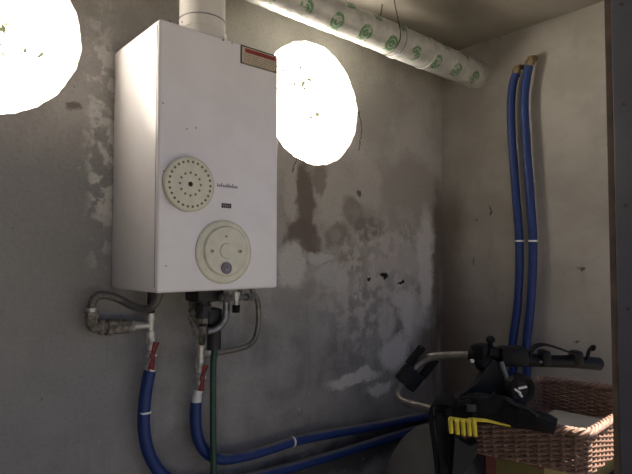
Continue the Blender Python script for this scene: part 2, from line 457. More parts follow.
# door post
pl0 = atY(605.5, 60, .40)
db = struct('door_1', MB().box((pl0.x + .05, .3925, CEIL / 2 - .09), (.10, .015, CEIL - .18)), 'postbrown')
PX = atY(614.5, 200, .385).x
struct('post', MB().box((PX + .05, .325, CEIL / 2 - .09), (.10, .12, CEIL - .18), bevel=.004), 'post', parent=db)
for k in range(5):
    z = 2.05 - k * .2
    struct('screw_head', MB().lathe((PX, .365, z), (-1, 0, 0), [(-.002, .004), (.0015, .004), (.002, 0)], 10), 'ink', parent=db)

# ------------------------------------------------------------------ gas water heater
HF = 1.28
x0 = atY(158, 150, HF).x; x1 = atY(278, 170, HF).x
zt = atY(158, 17, HF).z; zb = atY(157, 293.5, HF).z
HX, HW, HH = (x0 + x1) / 2, x1 - x0, zt - zb
heater = thing('gas_water_heater', 'white enamelled gas water heater hung on the wall between the round openings', 'water heater', (HX, WALL_Y, zb))
# casing: hollow underneath, back open to the wall
def casing():
    mb = MB(); bm = mb.bm
    mb.box((HX, (HF + WALL_Y - .006) / 2, (zt + zb) / 2), (HW, WALL_Y - .006 - HF, HH), bevel=.008, seg=3)
    fs = [f for f in bm.faces if f.normal.z < -.9 and f.calc_area() > .03]
    r = bmesh.ops.inset_individual(bm, faces=fs, thickness=.006)
    r = bmesh.ops.extrude_discrete_faces(bm, faces=fs)
    bmesh.ops.translate(bm, vec=(0, 0, .06), verts=list({v for f in r['faces'] for v in f.verts}))
    return mb
obj('casing', casing(), 'enamel', heater, sharp=35)
obj('side_seam', MB().box((x0 - .0004, HF + .012, (zt + zb) / 2), (.001, .0022, HH - .03)), 'greyink', heater)
# top slot in front of flue
ps = atY(207, 25, HF)
# upper round cover, pierced with two rings of holes
dc = atY(190.8, 184, HF - .018); dr = (atY(190, 156.5, HF - .03).z - atY(190, 211.5, HF - .03).z) / 2
dc = Vector((dc.x, HF, dc.z))
dial = obj('round_cover', MB().lathe(dc, (0, -1, 0), [(0, dr * .97), (.004, dr * .985), (.010, dr), (.0135, dr * .985), (.0155, dr * .95), (.0165, dr * .90), (.0165, 0)], 64), 'cream', heater, sharp=50)
dial['label'] = 'cream plastic round cover pierced with rings of small holes'
rg = MB()
rg.lathe(dc + Vector((0, -.004, 0)), (0, -1, 0), [(0, dr * .97), (0, dr * 1.012), (.010, dr * 1.012), (.010, dr * .97)], 64)
obj('cover_rim', rg, 'creamdark', dial)
for R, n, s in ((dr * .83, 26, .0042), (dr * .42, 12, .0038)):
    hl = MB()
    for i in range(n):
        t = 2 * PI * i / n
        hl.cyl(dc + Vector((R * math.cos(t), -.0155, R * math.sin(t))), dc + Vector((R * math.cos(t), -.0168, R * math.sin(t))), s * .9, n=10)
    obj('hole_ring', hl, 'pit', dial)
obj('spindle_hole', MB().cyl(dc + Vector((0, -.015, 0)), dc + Vector((0, -.0170, 0)), .0068, n=16), 'slot', dial)
# lower control: plate, dished knob, two screws, button
cc = atY(224.6, 252, HF - .004); cr = (atY(224, 221, HF).z - atY(224, 283, HF).z) / 2; cc = Vector((cc.x, HF, cc.z))
ctl = obj('control_plate', MB().lathe(cc, (0, -1, 0), [(0, cr), (.003, cr), (.005, cr * .985), (.006, cr * .95), (.006, cr * .80), (.006, 0)], 64), 'cream', heater, sharp=50)
ctl['label'] = 'cream round control plate below the pierced cover'
obj('plate_rim', MB().lathe(cc, (0, -1, 0), [(.0, cr * .99), (.0, cr * 1.03), (.004, cr * 1.03), (.004, cr * .99)], 64), 'creamdark', ctl)
kb = cc + Vector((.002, .010, .003))
obj('knob', MB().lathe(kb, (0, -1, 0), [(.012, cr * .80), (.019, cr * .79), (.022, cr * .765), (.023, cr * .72), (.022, cr * .5), (.0205, cr * .26), (.0205, cr * .255), (.025, cr * .23), (.026, cr * .18), (.026, 0)], 64), 'cream', ctl, sharp=30)
obj('knob_groove', MB().lathe(kb, (0, -1, 0), [(.013, cr * .79), (.0155, cr * .825), (.0168, cr * .825), (.0168, cr * .79)], 64), 'creamdark', ctl)
for sx in (-.52, .53):
    p = cc + Vector((sx * cr, -.0115, .002))
    w = obj('screw', MB().lathe(p, (0, -1, 0), [(0, .0065), (.0025, .006), (.003, 0)], 14), 'creamdark', ctl)
    obj('screw_slot', MB().box(p + Vector((.001, -.003, 0)), (.0065, .001, .006)), 'pit', w)
obj('dot', MB().cyl(cc + Vector((0, -.011, cr * .50)), cc + Vector((0, -.0135, cr * .50)), .0028, n=10), 'pit', ctl)
bp_ = cc + Vector((0, .014, -cr * .52))
bt = obj('push_button', MB().lathe(bp_, (0, -1, 0), [(.024, .0165), (.031, .0165), (.0325, .0145), (.031, .012), (.031, 0)], 28), 'lilac', ctl)
obj('button_core', MB().lathe(bp_, (0, -1, 0), [(.031, .0085), (.0335, .0085), (.034, .007), (.034, 0)], 20), 'greyink', bt)
obj('button_mark', MB().cyl(bp_ + Vector((-.001, -.034, .003)), bp_ + Vector((-.001, -.0345, .003)), .0022, n=10), 'ink', bt)
# warning sticker (unreadable)
sa, sb_ = atY(240.5, 44, HF), atY(276.5, 75, HF)
sx0, sx1 = sa.x, sb_.x; sz1, sz0 = atY(240.5, 44.5, HF).z, atY(240.5, 63, HF).z
st = obj('warning_sticker', MB().box(((sx0 + sx1) / 2, HF - .0006, (sz0 + sz1) / 2), (sx1 - sx0, .0012, sz1 - sz0)), 'ink', heater)
st['label'] = 'small warning sticker with red heading and dark border'
W_, H_ = sx1 - sx0, sz1 - sz0
obj('sticker_paper', MB().box(((sx0 + sx1) / 2, HF - .0014, (sz0 + sz1) / 2), (W_ - .009, .0006, H_ - .008)), 'paper', st)
obj('sticker_heading', MB().box(((sx0 + sx1) / 2 + .004, HF - .0019, sz1 - .013), (W_ - .022, .0006, .012)), 'redink', st)
ln = MB(); rr = random.Random(2)
for r_ in range(6):
    zz = sz1 - .025 - r_ * .0055; xx = sx0 + .010
    while xx < sx1 - .014:
        w = rr.uniform(.004, .012); w = min(w, sx1 - .010 - xx)
        ln.box((xx + w / 2, HF - .0019, zz), (w, .0005, .0024)); xx += w + .003
obj('sticker_print', ln, 'tanink', st)
# faded lettering (too worn to read) and small badge
lt = MB(); rr = random.Random(9)
la, lb = atY(217.5, 186, HF), atY(237.5, 189, HF)
xx = la.x
i = 0
while xx < lb.x:
    h = [.010, .007, .012, .007, .007, .012][i % 6]
    lt.box((xx, HF - .0003, la.z - .002 + h / 2), (.0032, .0008, h)); lt.box((xx + .0025, HF - .0003, la.z + .002), (.004, .0008, .0025))
    xx += .0062; i += 1
obj('faded_lettering', lt, 'greyink', heater)
ba, bb = atY(221.5, 203.5, HF), atY(231, 208, HF)
bg = obj('badge', MB().box(((ba.x + bb.x) / 2, HF - .0006, (ba.z + bb.z) / 2), (bb.x - ba.x, .0014, .013)), 'ink', heater)
tk = MB()
for i in range(4): tk.box((ba.x + .006 + i * .0062, HF - .0016, (ba.z + bb.z) / 2), (.0028, .0006, .006))
obj('badge_print', tk, 'greyink', bg)
# chips and dirt of the enamel
for (u, v, s) in ((223, 40, .0032), (232, 43, .0025), (170, 21, .003), (163, 103, .002), (196, 128, .0022), (187, 129, .002), (164, 171, .002), (166, 266, .002), (182, 22, .002)):
    p = atY(u, v, HF); obj('chip', MB().cyl(p, p + Vector((0, -.0006, 0)), s, n=8), 'pit', heater)
# burner, gas valve and fittings below the casing
def bel(u, v, y=1.46): return atY(u, v, y)
gv = MB()
gv.box((HX + .055, 1.47, zb + .005), (.10, .09, .10), bevel=.01)
gv.cyl(bel(203, 285, 1.45), bel(203, 318, 1.45), .022, n=16)
gv.cyl(bel(203, 305, 1.45), bel(203, 311, 1.45), .029, n=6)
gv.cyl(bel(214, 325, 1.47), bel(214, 349, 1.47), .022, n=14)
gv.box(bel(212, 316, 1.47), (.05, .05, .05), bevel=.008)
gvo = obj('gas_valve', gv, 'blackmetal', heater)
obj('valve_nut', MB().cyl(bel(203, 318, 1.45), bel(203, 323, 1.45), .018, n=6).cyl(bel(203, 326, 1.45), bel(203, 333, 1.45), .015, n=6), 'rusty', gvo)
obj('connecting_tube', MB().cyl(bel(203, 315, 1.45), atY(202, 343, 1.535), .011), 'rusty', gvo)
obj('bypass_tube', MB().tube(smooth([bel(207, 331, 1.43), bel(214, 330, 1.43), bel(222, 324, 1.43), bel(226, 313, 1.43), bel(226, 300, 1.43), bel(224, 285, 1.43)]), .0105), 'steel', gvo)
obj('cross_tube', MB().cyl(bel(220, 298, 1.40), bel(252, 297, 1.44), .009).cyl(bel(222, 298, 1.40), bel(228, 298, 1.41), .015, n=6).cyl(bel(246, 297, 1.43), bel(253, 297, 1.44), .014, n=6), 'steel', heater)
drn = obj('drain_tap', MB().cyl(bel(236, 296, 1.40), bel(236, 306, 1.40), .008).cyl(bel(236, 292, 1.40), bel(236, 299, 1.40), .013, n=8), 'galv', heater)
obj('tap_cap', MB().cyl(bel(236, 305, 1.40), bel(236, 312.5, 1.40), .0125, .0115, n=16), 'rubber', drn)
for (u0, v0, u1, v1, r) in ((188, 296, 200, 300, .008), (190, 310, 200, 328, .007), (189, 316, 196, 338, .005), (240, 286, 240, 296, .008)):
    obj('linkage_rod', MB().cyl(bel(u0, v0, 1.5), bel(u1, v1, 1.5), r, n=10), 'rusty', heater)
obj('linkage_block', MB().box(bel(193, 305, 1.5), (.022, .02, .03), bevel=.004), 'rusty', heater)

# flue
FX, FYY, FR = atY(202.5, 15, 1.40).x, 1.40, .0695
DZ = CAMZ + .897; DYY = 1.395; DR = .063
fl = thing('flue_pipe', 'white painted flue pipe rising from top of the water heater', 'flue', (FX, FYY, zt))
path = [(FX, FYY, zt + .0015), (FX, FYY, zt + .15), (FX, FYY, DZ - .09)]
a0 = Vector((FX, FYY, DZ - .09))
for i in range(1, 7):
    t = i / 6 * PI / 2
    path.append((FX + .09 * (1 - math.cos(t)), FYY + (DYY - FYY) * i / 6, DZ - .09 + .09 * math.sin(t)))
path.append((FX + .115, DYY, DZ))
obj('pipe', MB().tube(path, FR * .98, 36), 'flue', fl)
obj('collar', MB().lathe((FX, FYY, zt + .001), (0, 0, 1), [(0, FR * 1.0), (0, FR * 1.06), (.045, FR * 1.06), (.05, FR * 1.02), (.05, FR * .97)], 36), 'flue', fl)
obj('seam', MB().lathe((FX, FYY, zt + .082), (0, 0, 1), [(0, FR * .97), (.001, FR * 1.012), (.003, FR * 1.012), (.004, FR * .97)], 36), 'greyink', fl)
sl = MB()
for i in range(9):
    t = math.radians(-128 + i * 9)
    sl.box((FX + FR * 1.075 * math.cos(t), FYY + FR * 1.075 * math.sin(t), zt + .004), (.013, .006, .007), rot=Matrix.Rotation(t + PI / 2, 3, 'Z'))
obj('draught_slot', sl, 'slot', fl)

# wrapped duct
duct = thing('wrapped_duct', 'silvery wrapped duct printed with green round marks running under the ceiling', 'duct', (FX + .10, DYY, DZ))
def duct_mesh(xa, xb, r, n=40, seg=40, wob=.0015):
    mb = MB(); bm = mb.bm; uvl = bm.loops.layers.uv.new('UVMap'); rings = []
    rr = random.Random(6)
    for i in range(seg + 1):
        x = xa + (xb - xa) * i / seg; k = r + rr.uniform(-wob, wob)
        rings.append([bm.verts.new((x, DYY + k * math.cos(2 * PI * j / n), DZ + k * math.sin(2 * PI * j / n))) for j in range(n)])
    for i in range(seg):
        for j in range(n):
            f = bm.faces.new((rings[i][j], rings[i][(j + 1) % n], rings[i + 1][(j + 1) % n], rings[i + 1][j]))
            for l, (a, b) in zip(f.loops, ((i, j), (i, j + 1), (i + 1, j + 1), (i + 1, j))):
                l[uvl].uv = (xa + (xb - xa) * a / seg, 2 * PI * .06 * b / n)
    return mb
XE = RIGHT_X + .03
xj = 1.67
obj('wrapping', duct_mesh(FX + .10, xj, DR), 'wrap', duct)
obj('wrapping', duct_mesh(xj - .02, XE, DR + .003), 'wrap', duct)
for x, r, w in ((xj, DR + .006, .018), (1.865, DR + .0055, .010)):
    obj('band', MB().lathe((x, DYY, DZ), (1, 0, 0), [(0, DR), (0, r), (.003, r + .001), (w - .003, r + .001), (w, r), (w, DR)], 40), 'wrap', duct)
obj('band_edge', MB().lathe((xj - .006, DYY, DZ), (1, 0, 0), [(0, DR), (0, DR + .0065), (.006, DR + .0065), (.006, DR)], 40), 'greyink', duct)
obj('end_collar', MB().lathe((RIGHT_X - .035, DYY, DZ), (1, 0, 0), [(0, DR), (0, DR + .004), (.05, DR + .006), (.05, DR)], 36), 'wrap', duct)
hx = 1.63
hg = MB()
hg.tube(smooth([(hx + .005, DYY - .03, CEIL + .01), (hx, DYY - .035, CEIL - .02), (hx, DYY - DR - .001, DZ), (hx, DYY - DR * .72, DZ - DR * .72), (hx, DYY, DZ - DR - .0015), (hx, DYY + DR * .72, DZ - DR * .72), (hx, DYY + DR + .001, DZ), (hx, DYY + .035, CEIL - .02), (hx, DYY + .03, CEIL + .01)]), .0022, 8)
obj('hanger_wire', hg, 'rust', duct)

# ------------------------------------------------------------------ water pipes
PY = 1.553; PR = .0185
RXP = RIGHT_X - .045
wl = lambda u, v, y=PY: atY(u, v, y)
rw = lambda u, v: atX(u, v, RXP)
def run(pts_left, zc, pts_right, xcorner):
    P = [wl(u, v) for u, v in pts_left]
    zl = P[-1].z
    r0 = rw(*pts_right[0])
    P += [Vector((xcorner, PY - .005, zl)), Vector((RXP - .002, PY - .06, zl)), Vector((RXP, r0.y + .12, zl + .01)), Vector((RXP, r0.y + .03, zl + .06))]
    P += [rw(u, v) for u, v in pts_right]
    return P
pa = run([(150, 371), (147, 385), (144.5, 405), (144, 430), (150, 456), (165, 477), (190, 487), (225, 483), (270, 473), (310, 462), (350, 450), (395, 436), (425, 427)], 0,
         [(527, 372), (526.5, 345), (531, 300), (533, 245), (530, 195), (526, 140), (524.5, 100), (527, 76), (529.5, 66)], 2.19)
pb = run([(196, 402), (195.5, 420), (198, 438), (206, 452), (221, 459), (245, 456), (270, 449), (295, 441), (330, 434), (365, 428), (400, 421), (425, 416)], 0,
         [(513, 372), (512.5, 345), (518, 300), (519.5, 245), (516, 195), (512, 140), (511, 105), (513, 84), (516, 74)], 2.17)
def clip(mb, p, d, r, w): return mb.lathe(p - d.normalized() * w / 2, d, [(0, PR * .9), (0, r), (w, r), (w, PR * .9)], 24)
def valve(root, u, v0, v1, uh):
    y = PY
    vb = MB(); p0, p1 = wl(u, v0), wl(u, v1); d = p1 - p0
    vb.cyl(p0, p1, .011); vb.cyl(p0, p0 + d * .22, .0155, n=6); vb.cyl(p0 + d * .78, p1, .0155, n=6); vb.ball(p0 + d * .5, .0165)
    vb.cyl(p0 + d * .5, p0 + d * .5 + Vector((0, -.03, 0)), .006)
    b = obj('ball_valve', vb, 'galv', root)
    hp = p0 + d * .5 + Vector((-.006, -.03, 0))
    h = MB()
    h.box(hp, (.016, .008, .016), bevel=.002)
    for s in (-1, 1):
        h.tube(smooth([hp + Vector((.0, 0, s * .004)), hp + Vector((s * .003, -.004, s * .022)), hp + Vector((s * .008, -.006, s * .040))], 4), [.005 + .006 * i / 8 for i in range(9)], 10, flat=.5)
    q = obj('handle', h, 'red', b); q['label'] = 'red butterfly handle'
# left run
lr = thing('water_pipe', 'blue insulated water pipe dropping below the left bottom corner of the heater', 'pipe', wl(150, 474))
obj('insulation', MB().tube(smooth(pa, 8), PR, 18), 'blue', lr)
valve(lr, 150.5, 336, 372, 0)
t0, t1 = wl(150.5, 313), wl(150.5, 338)
tee = MB().cyl(t0, t1, .013).cyl(t0, t0 + (t1 - t0) * .3, .0165, n=20).cyl(t0 + (t1 - t0) * .72, t1, .0165, n=20).cyl(wl(150.5, 325), wl(137, 325.5), .0115)
obj('tee', tee, 'galv', lr)
obj('riser', MB().cyl(wl(152, 285), wl(150.5, 315), .012), 'blackmetal', lr)
nip = MB().cyl(wl(139, 325.5), wl(127, 326), .0125).cyl(wl(134.5, 325.6), wl(131.5, 325.7), .016, n=6)
obj('nipple', nip, 'galv', lr)
obj('union', MB().cyl(wl(130, 326), wl(109, 327), .0215, n=8).cyl(wl(112, 327), wl(106, 327), .0245, n=8), 'rusty', lr)
el = MB().tube(smooth([wl(110, 327), wl(100, 327.5), wl(93.5, 326), wl(91.5, 319), wl(91.5, 314)]), .017, 14)
el.cyl(wl(104, 327), wl(99, 327), .021, n=8).cyl(wl(91.5, 318), wl(91.5, 312), .020, n=8)
obj('elbow', el, 'rusty', lr)['label'] = 'corroded elbow fitting'
cb = MB(); clip(cb, wl(144.6, 412), Vector((0, 0, 1)), PR + .0015, .006)
obj('tie', cb, 'white', lr)
cb = MB(); p = rw(533, 241); clip(cb, p, Vector((0, 0, 1)), PR + .0015, .007); obj('tie', cb, 'white', lr)
e0, e1 = rw(529, 68), rw(531, 57); wallp = e1 + Vector((.04, 0, .004))
obj('end_fitting', MB().cyl(e0, e1, .016, n=8).cyl(e0 + (e1 - e0) * .3, e0 + (e1 - e0) * .7, .021, n=6).cyl(e1 + Vector((-.005, 0, -.006)), wallp, .013), 'brass', lr)
# right run
rr_ = thing('water_pipe', 'blue insulated water pipe bending right along the wall under the gas valve', 'pipe', wl(200, 474))
obj('insulation', MB().tube(smooth(pb, 8), PR, 18), 'blue', rr_)
valve(rr_, 199.5, 360, 392, 0)
t0, t1 = wl(201, 341), wl(200.5, 365)
tee = MB().cyl(t0, t1, .013).cyl(t0, t0 + (t1 - t0) * .3, .0165, n=20).cyl(t0 + (t1 - t0) * .72, t1, .0165, n=20).cyl(wl(201, 354), wl(212, 353), .0115)
obj('tee', tee, 'galv', rr_)
obj('connector', MB().cyl(wl(198, 390), wl(196.5, 403), .0135, n=16).cyl(wl(197, 396), wl(196.3, 404), .016, n=16), 'white', rr_)['label'] = 'white plastic connector'
obj('side_tube', MB().tube(smooth([wl(209, 353.5), wl(225, 351.5), wl(240, 348.5), wl(249, 345), wl(255, 338), wl(258, 326), wl(258.5, 312), wl(257, 300), wl(253, 292), wl(250, 284)]), .0092, 14), 'copper', rr_)
obj('tube_nut', MB().cyl(wl(210, 353.5), wl(217, 352.5), .0135, n=6), 'steel', rr_)
p = wl(292.5, 441.5); d = wl(296, 440.5) - p
cb = MB(); clip(cb, p, d, PR + .0015, .008); obj('tie', cb, 'white', rr_)
cb = MB(); clip(cb, rw(519.6, 241), Vector((0, 0, 1)), PR + .0015, .007); obj('tie', cb, 'white', rr_)
e0, e1 = rw(515.5, 76), rw(517.5, 66); wallp = e1 + Vector((.04, 0, .004))
obj('end_fitting', MB().cyl(e0, e1, .015, n=8).cyl(e0 + (e1 - e0) * .3, e0 + (e1 - e0) * .7, .019, n=6).cyl(e1 + Vector((-.005, 0, -.006)), wallp, .012), 'brass', rr_)
# flexible hose, green hose
hs = thing('flexible_hose', 'grey braided flexible hose arching from corroded elbow to heater underside', 'hose', wl(92, 316))
hp = smooth([wl(91.5, 316), wl(91.3, 308), wl(93.5, 300), wl(100, 295.5), wl(110, 296), wl(121, 300), wl(133, 306, 1.53), wl(145, 309, 1.50), wl(153, 306, 1.48), wl(158, 298, 1.47), wl(160, 286, 1.46)])
obj('braid', MB().tube(hp, .0118, 14), 'braid', hs)
obj('ferrule', MB().cyl(wl(91.5, 317), wl(91.3, 308), .0145, n=14), 'galv', hs)
gh = thing('green_hose', 'thin dark green hose hanging straight down beside the right-hand valve', 'hose', wl(213, 480))
gp = smooth([wl(215.5, 346, 1.505), wl(213.5, 360, 1.515), wl(213, 390, 1.515), wl(213, 430, 1.515), wl(213.5, 458, 1.513), wl(214, 500, 1.52)])
obj('tube', MB().tube(gp, .0105, 12), 'green', gh)

# ------------------------------------------------------------------ wicker basket
BZ0, BZ1 = CAMZ - .612, CAMZ - .498
A = Vector((1.552, .614, 0)); B = Vector((2.17, .63, 0)); Cc = Vector((1.46, .985, 0)); Dd = Vector((2.09, 1.0, 0))
def rounded(poly, r=.03, n=4):
    out = []; k = len(poly)
    for i in range(k):
        p, q, s = poly[i - 1], poly[i], poly[(i + 1) % k]
        a = q + (p - q).normalized() * r; b = q + (s - q).normalized() * r
        for j in range(n + 1):
            t = j / n; out.append(a * (1 - t) ** 2 + q * 2 * t * (1 - t) + b * t * t)
    return out
base = rounded([A, B, Dd, Cc])
def resample(poly, n):
    L = [0]; k = len(poly)
    for i in range(k): L.append(L[-1] + (poly[(i + 1) % k] - poly[i]).length)
    out = []
    for j in range(n):
        t = L[-1] * j / n; i = max(q for q in range(k) if L[q] <= t)
        f = (t - L[i]) / max(1e-9, L[i + 1] - L[i]); out.append(poly[i].lerp(poly[(i + 1) % k], f))
    return out
NST = 62
cen = (A + B + Cc + Dd) / 4
ringp = resample(base, NST)
def outn(i, P):
    t = P[(i + 1) % len(P)] - P[i - 1]; return Vector((t.y, -t.x, 0)).normalized()
bk = thing('wicker_basket', 'brown rectangular wicker basket with braided rim, its near side lit', 'basket', (cen.x, cen.y, BZ0))
wv = MB(); rows = 15
P4 = resample(base, NST * 4)
for r_ in range(rows):
    z = BZ0 + .007 + (BZ1 - BZ0 - .014) * r_ / (rows - 1)
    flare = 1 + .03 * (r_ / (rows - 1))
    pts = []
    for i, p in enumerate(P4):
        w = math.sin(PI * i / 4 + PI / 2 + (PI if r_ % 2 else 0)) * .0048
        q = cen + (p - cen) * flare + outn(i, P4) * w
        pts.append(Vector((q.x, q.y, z + .0008 * math.sin(i * .37 + r_))))
    wv.tube(pts, .0044, 6, closed=True)
obj('weave', wv, 'wicker', bk)
sk = MB()
for i, p in enumerate(ringp):
    q = cen + (p - cen) * 1.03
    sk.tube([Vector((p.x, p.y, BZ0 + .002)), Vector((q.x, q.y, BZ1))], .0052, 7)
obj('stakes', sk, 'wickerdark', bk)
rm = MB()
RB = resample(base, 420)
for ph in range(3):
    pts = []
    for i, p in enumerate(RB):
        t = 2 * PI * i / 420 * 30 + ph * 2 * PI / 3
        q = cen + (p - cen) * 1.03
        pts.append(q + outn(i, RB) * (.008 * math.cos(t)) + Vector((0, 0, BZ1 + .008 + .0075 * math.sin(t))))
    rm.tube(pts, .0062, 7, closed=True)
obj('braided_rim', rm, 'wickerdark', bk)
obj('base', MB().prism([Vector((p.x, p.y, BZ0)) for p in base], (0, 0, .008)), 'wicker', bk)
bd = tag(obj('board', MB().box((1.86, .80, BZ0 + .020), (.36, .22, .020), rot=Matrix.Rotation(.05, 3, 'Z'), bevel=.003), 'card'), 'pale flat board lying inside the wicker basket', 'board')

# what the basket stands on
bx = thing('carton', 'olive yellow carton with reddish edge beneath the wicker basket', 'box', (1.80, .86, BZ0 - .16))
obj('body', MB().box((1.83, .83, BZ0 - .081), (.56, .19, .158), bevel=.003), 'box', bx)
obj('edge_tape', MB().prism([(1.549, .736, BZ0 - .003), (1.549, .736, BZ0 - .016), (1.549, .924, BZ0 - .016), (1.549, .924, BZ0 - .003)], (-.001, 0, 0)).box((1.5488, .907, BZ0 - .08), (.002, .036, .152)), 'boxred', bx)
cz = BZ0 - .161
cs = thing('chest', 'dark painted chest standing in the corner under the carton', 'chest', (1.80, .92, 0))
obj('body', MB().box((1.85, .795, (cz - .02) / 2 + .0), (.60, .25, cz - .021), bevel=.004), 'chest', cs)
obj('lid', MB().box((1.85, .795, cz - .011), (.64, .27, .020), bevel=.004), 'chest', cs)

# ------------------------------------------------------------------ bicycle carrier resting on the basket
Q = atD
bc = thing('bicycle_carrier', 'folded black bicycle carrier with bent grey tube handle lying across the basket', 'bicycle carrier', Q(500, 425, 1.72))
obj('tube_frame', MB().tube(smooth([Q(496, 372, 1.68), Q(492, 358, 1.70), Q(480, 355.5, 1.72), Q(455, 355.5, 1.76), Q(434, 356.5, 1.79), Q(424, 360.5, 1.80), Q(416, 367, 1.80), Q(407, 378, 1.79), Q(400, 388, 1.78), Q(398.5, 396, 1.76), Q(404, 402, 1.73), Q(418, 406, 1.69), Q(440, 412, 1.64), Q(470, 418, 1.62), Q(500, 418, 1.62)], 6), .0138, 14), 'tube', bc)
# square clamp with paired sleeves on the bend
ax = (Q(424, 358, 1.80) - Q(400, 388, 1.78)).normalized(); sd = ax.cross(FW).normalized(); fr = sd.cross(ax)
rotm = Matrix((sd, ax, fr)).transposed()
cp = Q(409.5, 377.5, 1.785)
clp = obj('clamp_block', MB().box(cp, (.074, .062, .050), rot=rotm, bevel=.006), 'blackplastic', bc)
for s, sh in ((-1, .075), (1, .075)):
    c0 = cp + sd * s * .031 + ax * .03
    obj('sleeve', MB().cyl(c0, c0 + ax * sh, .0145, n=16).cyl(c0 + ax * sh, c0 + ax * (sh + .004), .011, n=16), 'rubber', clp)
# hinge with knobs
hc = Q(482, 352, 1.71)
hb = MB().box(hc, (.07, .055, .055), bevel=.012)
hb.cyl(Q(470, 355, 1.72), Q(476, 355, 1.71), .026, n=16).ball(Q(486, 363, 1.70), (.04, .035, .032))
hng = obj('hinge', hb, 'blackplastic', bc)
obj('knob', MB().cyl(Q(490, 350, 1.70), Q(490.5, 343, 1.69), .007).ball(Q(490.5, 339.5, 1.69), (.015, .015, .0125)), 'rubber', hng)
obj('bolt', MB().cyl(Q(471, 361, 1.69), Q(472.5, 361, 1.67), .006), 'galv', hng)
# dark bracket plate
br = [Q(448, 404, 1.66), Q(462, 394, 1.66), Q(477, 384, 1.66), Q(486, 368, 1.66), Q(494, 360, 1.66), Q(506, 366, 1.66), Q(516, 386, 1.66), Q(514, 410, 1.66)]
obj('bracket', MB().prism(br, FW * .035), 'greyplastic', bc)
obj('bracket_rod', MB().cyl(Q(501, 362, 1.65), Q(507.5, 380, 1.63), .008), 'tube', bc)
# round ratchet wheel
wc = Q(520.5, 389, 1.61)
wh = obj('ratchet_wheel', MB().lathe(wc, -FW + RT * .25, [(-.02, 0), (-.02, .040), (-.014, .046), (.010, .046), (.016, .040), (.013, .030), (.006, .024), (.006, 0)], 36), 'blackplastic', bc)
wm = MB()
for (du, dv, a, l) in ((-3, 2, .6, .024), (2, -1.5, -.2, .026), (0, 6, .9, .016)):
    p = Q(520.5 + du, 389 + dv, 1.588)
    wm.box(p, (l, .008, .007), rot=(Matrix.Rotation(-YAW, 3, 'Z') @ Matrix.Rotation(a, 3, 'Y')), bevel=.002)
obj('hub_spokes', wm, 'white', wh)
# long upper arm with cradles and strap
aR = MB()
aR.tube([Q(488, 352, 1.70), Q(515, 359, 1.69), Q(545, 361, 1.70), Q(570, 361.5, 1.71), Q(599, 364, 1.73)], [.024, .023, .020, .021, .0215], 16)
aR.box(Q(512, 356, 1.69), (.09, .07, .06), rot=Matrix.Rotation(-YAW, 3, 'Z'), bevel=.012)
aR.box(Q(544, 358, 1.69), (.03, .05, .052), rot=Matrix.Rotation(-YAW, 3, 'Z'), bevel=.008)
aR.box(Q(576, 358, 1.71), (.035, .045, .05), rot=Matrix.Rotation(-YAW, 3, 'Z'), bevel=.010)
arm = obj('support_arm', aR, 'blackplastic', bc)
obj('arm_strap', MB().ribbon(smooth([Q(528, 357, 1.67), Q(533, 348, 1.67), Q(542, 344.5, 1.67), Q(553, 346.5, 1.67), Q(566, 351, 1.68), Q(578, 356, 1.69)], 5), FW * .026, .006), 'rubber', arm)
obj('strap_stud', MB().tube(smooth([Q(587, 359, 1.70), Q(589, 351, 1.70), Q(592, 348, 1.70), Q(594, 348.5, 1.70)], 4), [.006] * 8 + [.009, .010, .011, .011, .010], 10), 'rubber', arm)
obj('end_cap', MB().cyl(Q(599, 364, 1.73), Q(601, 364.2, 1.731), .0185, .016, n=18), 'greyplastic', arm)
obj('rivet', MB().cyl(Q(541, 362, 1.665), Q(541, 362, 1.66), .005, n=10), 'tube', arm)
# lower arm across the basket
aL = MB()
aL.tube([Q(436, 410, 1.66), Q(465, 409, 1.63), Q(500, 411, 1.60), Q(530, 419, 1.535), Q(552, 425.5, 1.505)], [.030, .040, .043, .031, .022], 16)
aL.box(Q(498, 406, 1.60), (.16, .07, .06), rot=Matrix.Rotation(-YAW, 3, 'Z') @ Matrix.Rotation(.12, 3, 'Y'), bevel=.018)
aL.box(Q(447, 405, 1.64), (.07, .06, .05), rot=Matrix.Rotation(-YAW, 3, 'Z'), bevel=.015)
la_ = obj('lower_arm', aL, 'rubber', bc)
obj('arm_foot', MB().tube([Q(536, 419, 1.525), Q(548, 423.5, 1.51), Q(556, 426.5, 1.50)], [.026, .027, .0225], 16), 'blackplastic', la_)
for (u, v, rr2) in ((470, 409.2, .047), (521, 416, .037)):
    a_, b_ = Q(u - 2.2, v - .2, 1.62 if u < 500 else 1.555), Q(u + 2.2, v + .4, 1.62 if u < 500 else 1.55)
    obj('binding_strap', MB().cyl(a_, b_, rr2, n=18), 'webbing', la_)
obj('buckle', MB().box(Q(471, 408, 1.565), (.030, .012, .022), rot=Matrix.Rotation(-YAW, 3, 'Z'), bevel=.003), 'blackmetal', la_)
obj('pull_cord', MB().tube(smooth([Q(494, 393, 1.60), Q(488, 398, 1.575), Q(480, 399, 1.57), Q(470, 397, 1.58), Q(460, 399, 1.59)], 5), .0045, 8), 'webbing', la_)
obj('catch_lever', MB().tube(smooth([Q(505, 398, 1.56), Q(516, 405, 1.55), Q(530, 410, 1.53), Q(538, 416, 1.50)], 4), [.011] * 6 + [.008] * 7, 10, flat=.6), 'greyplastic', la_)
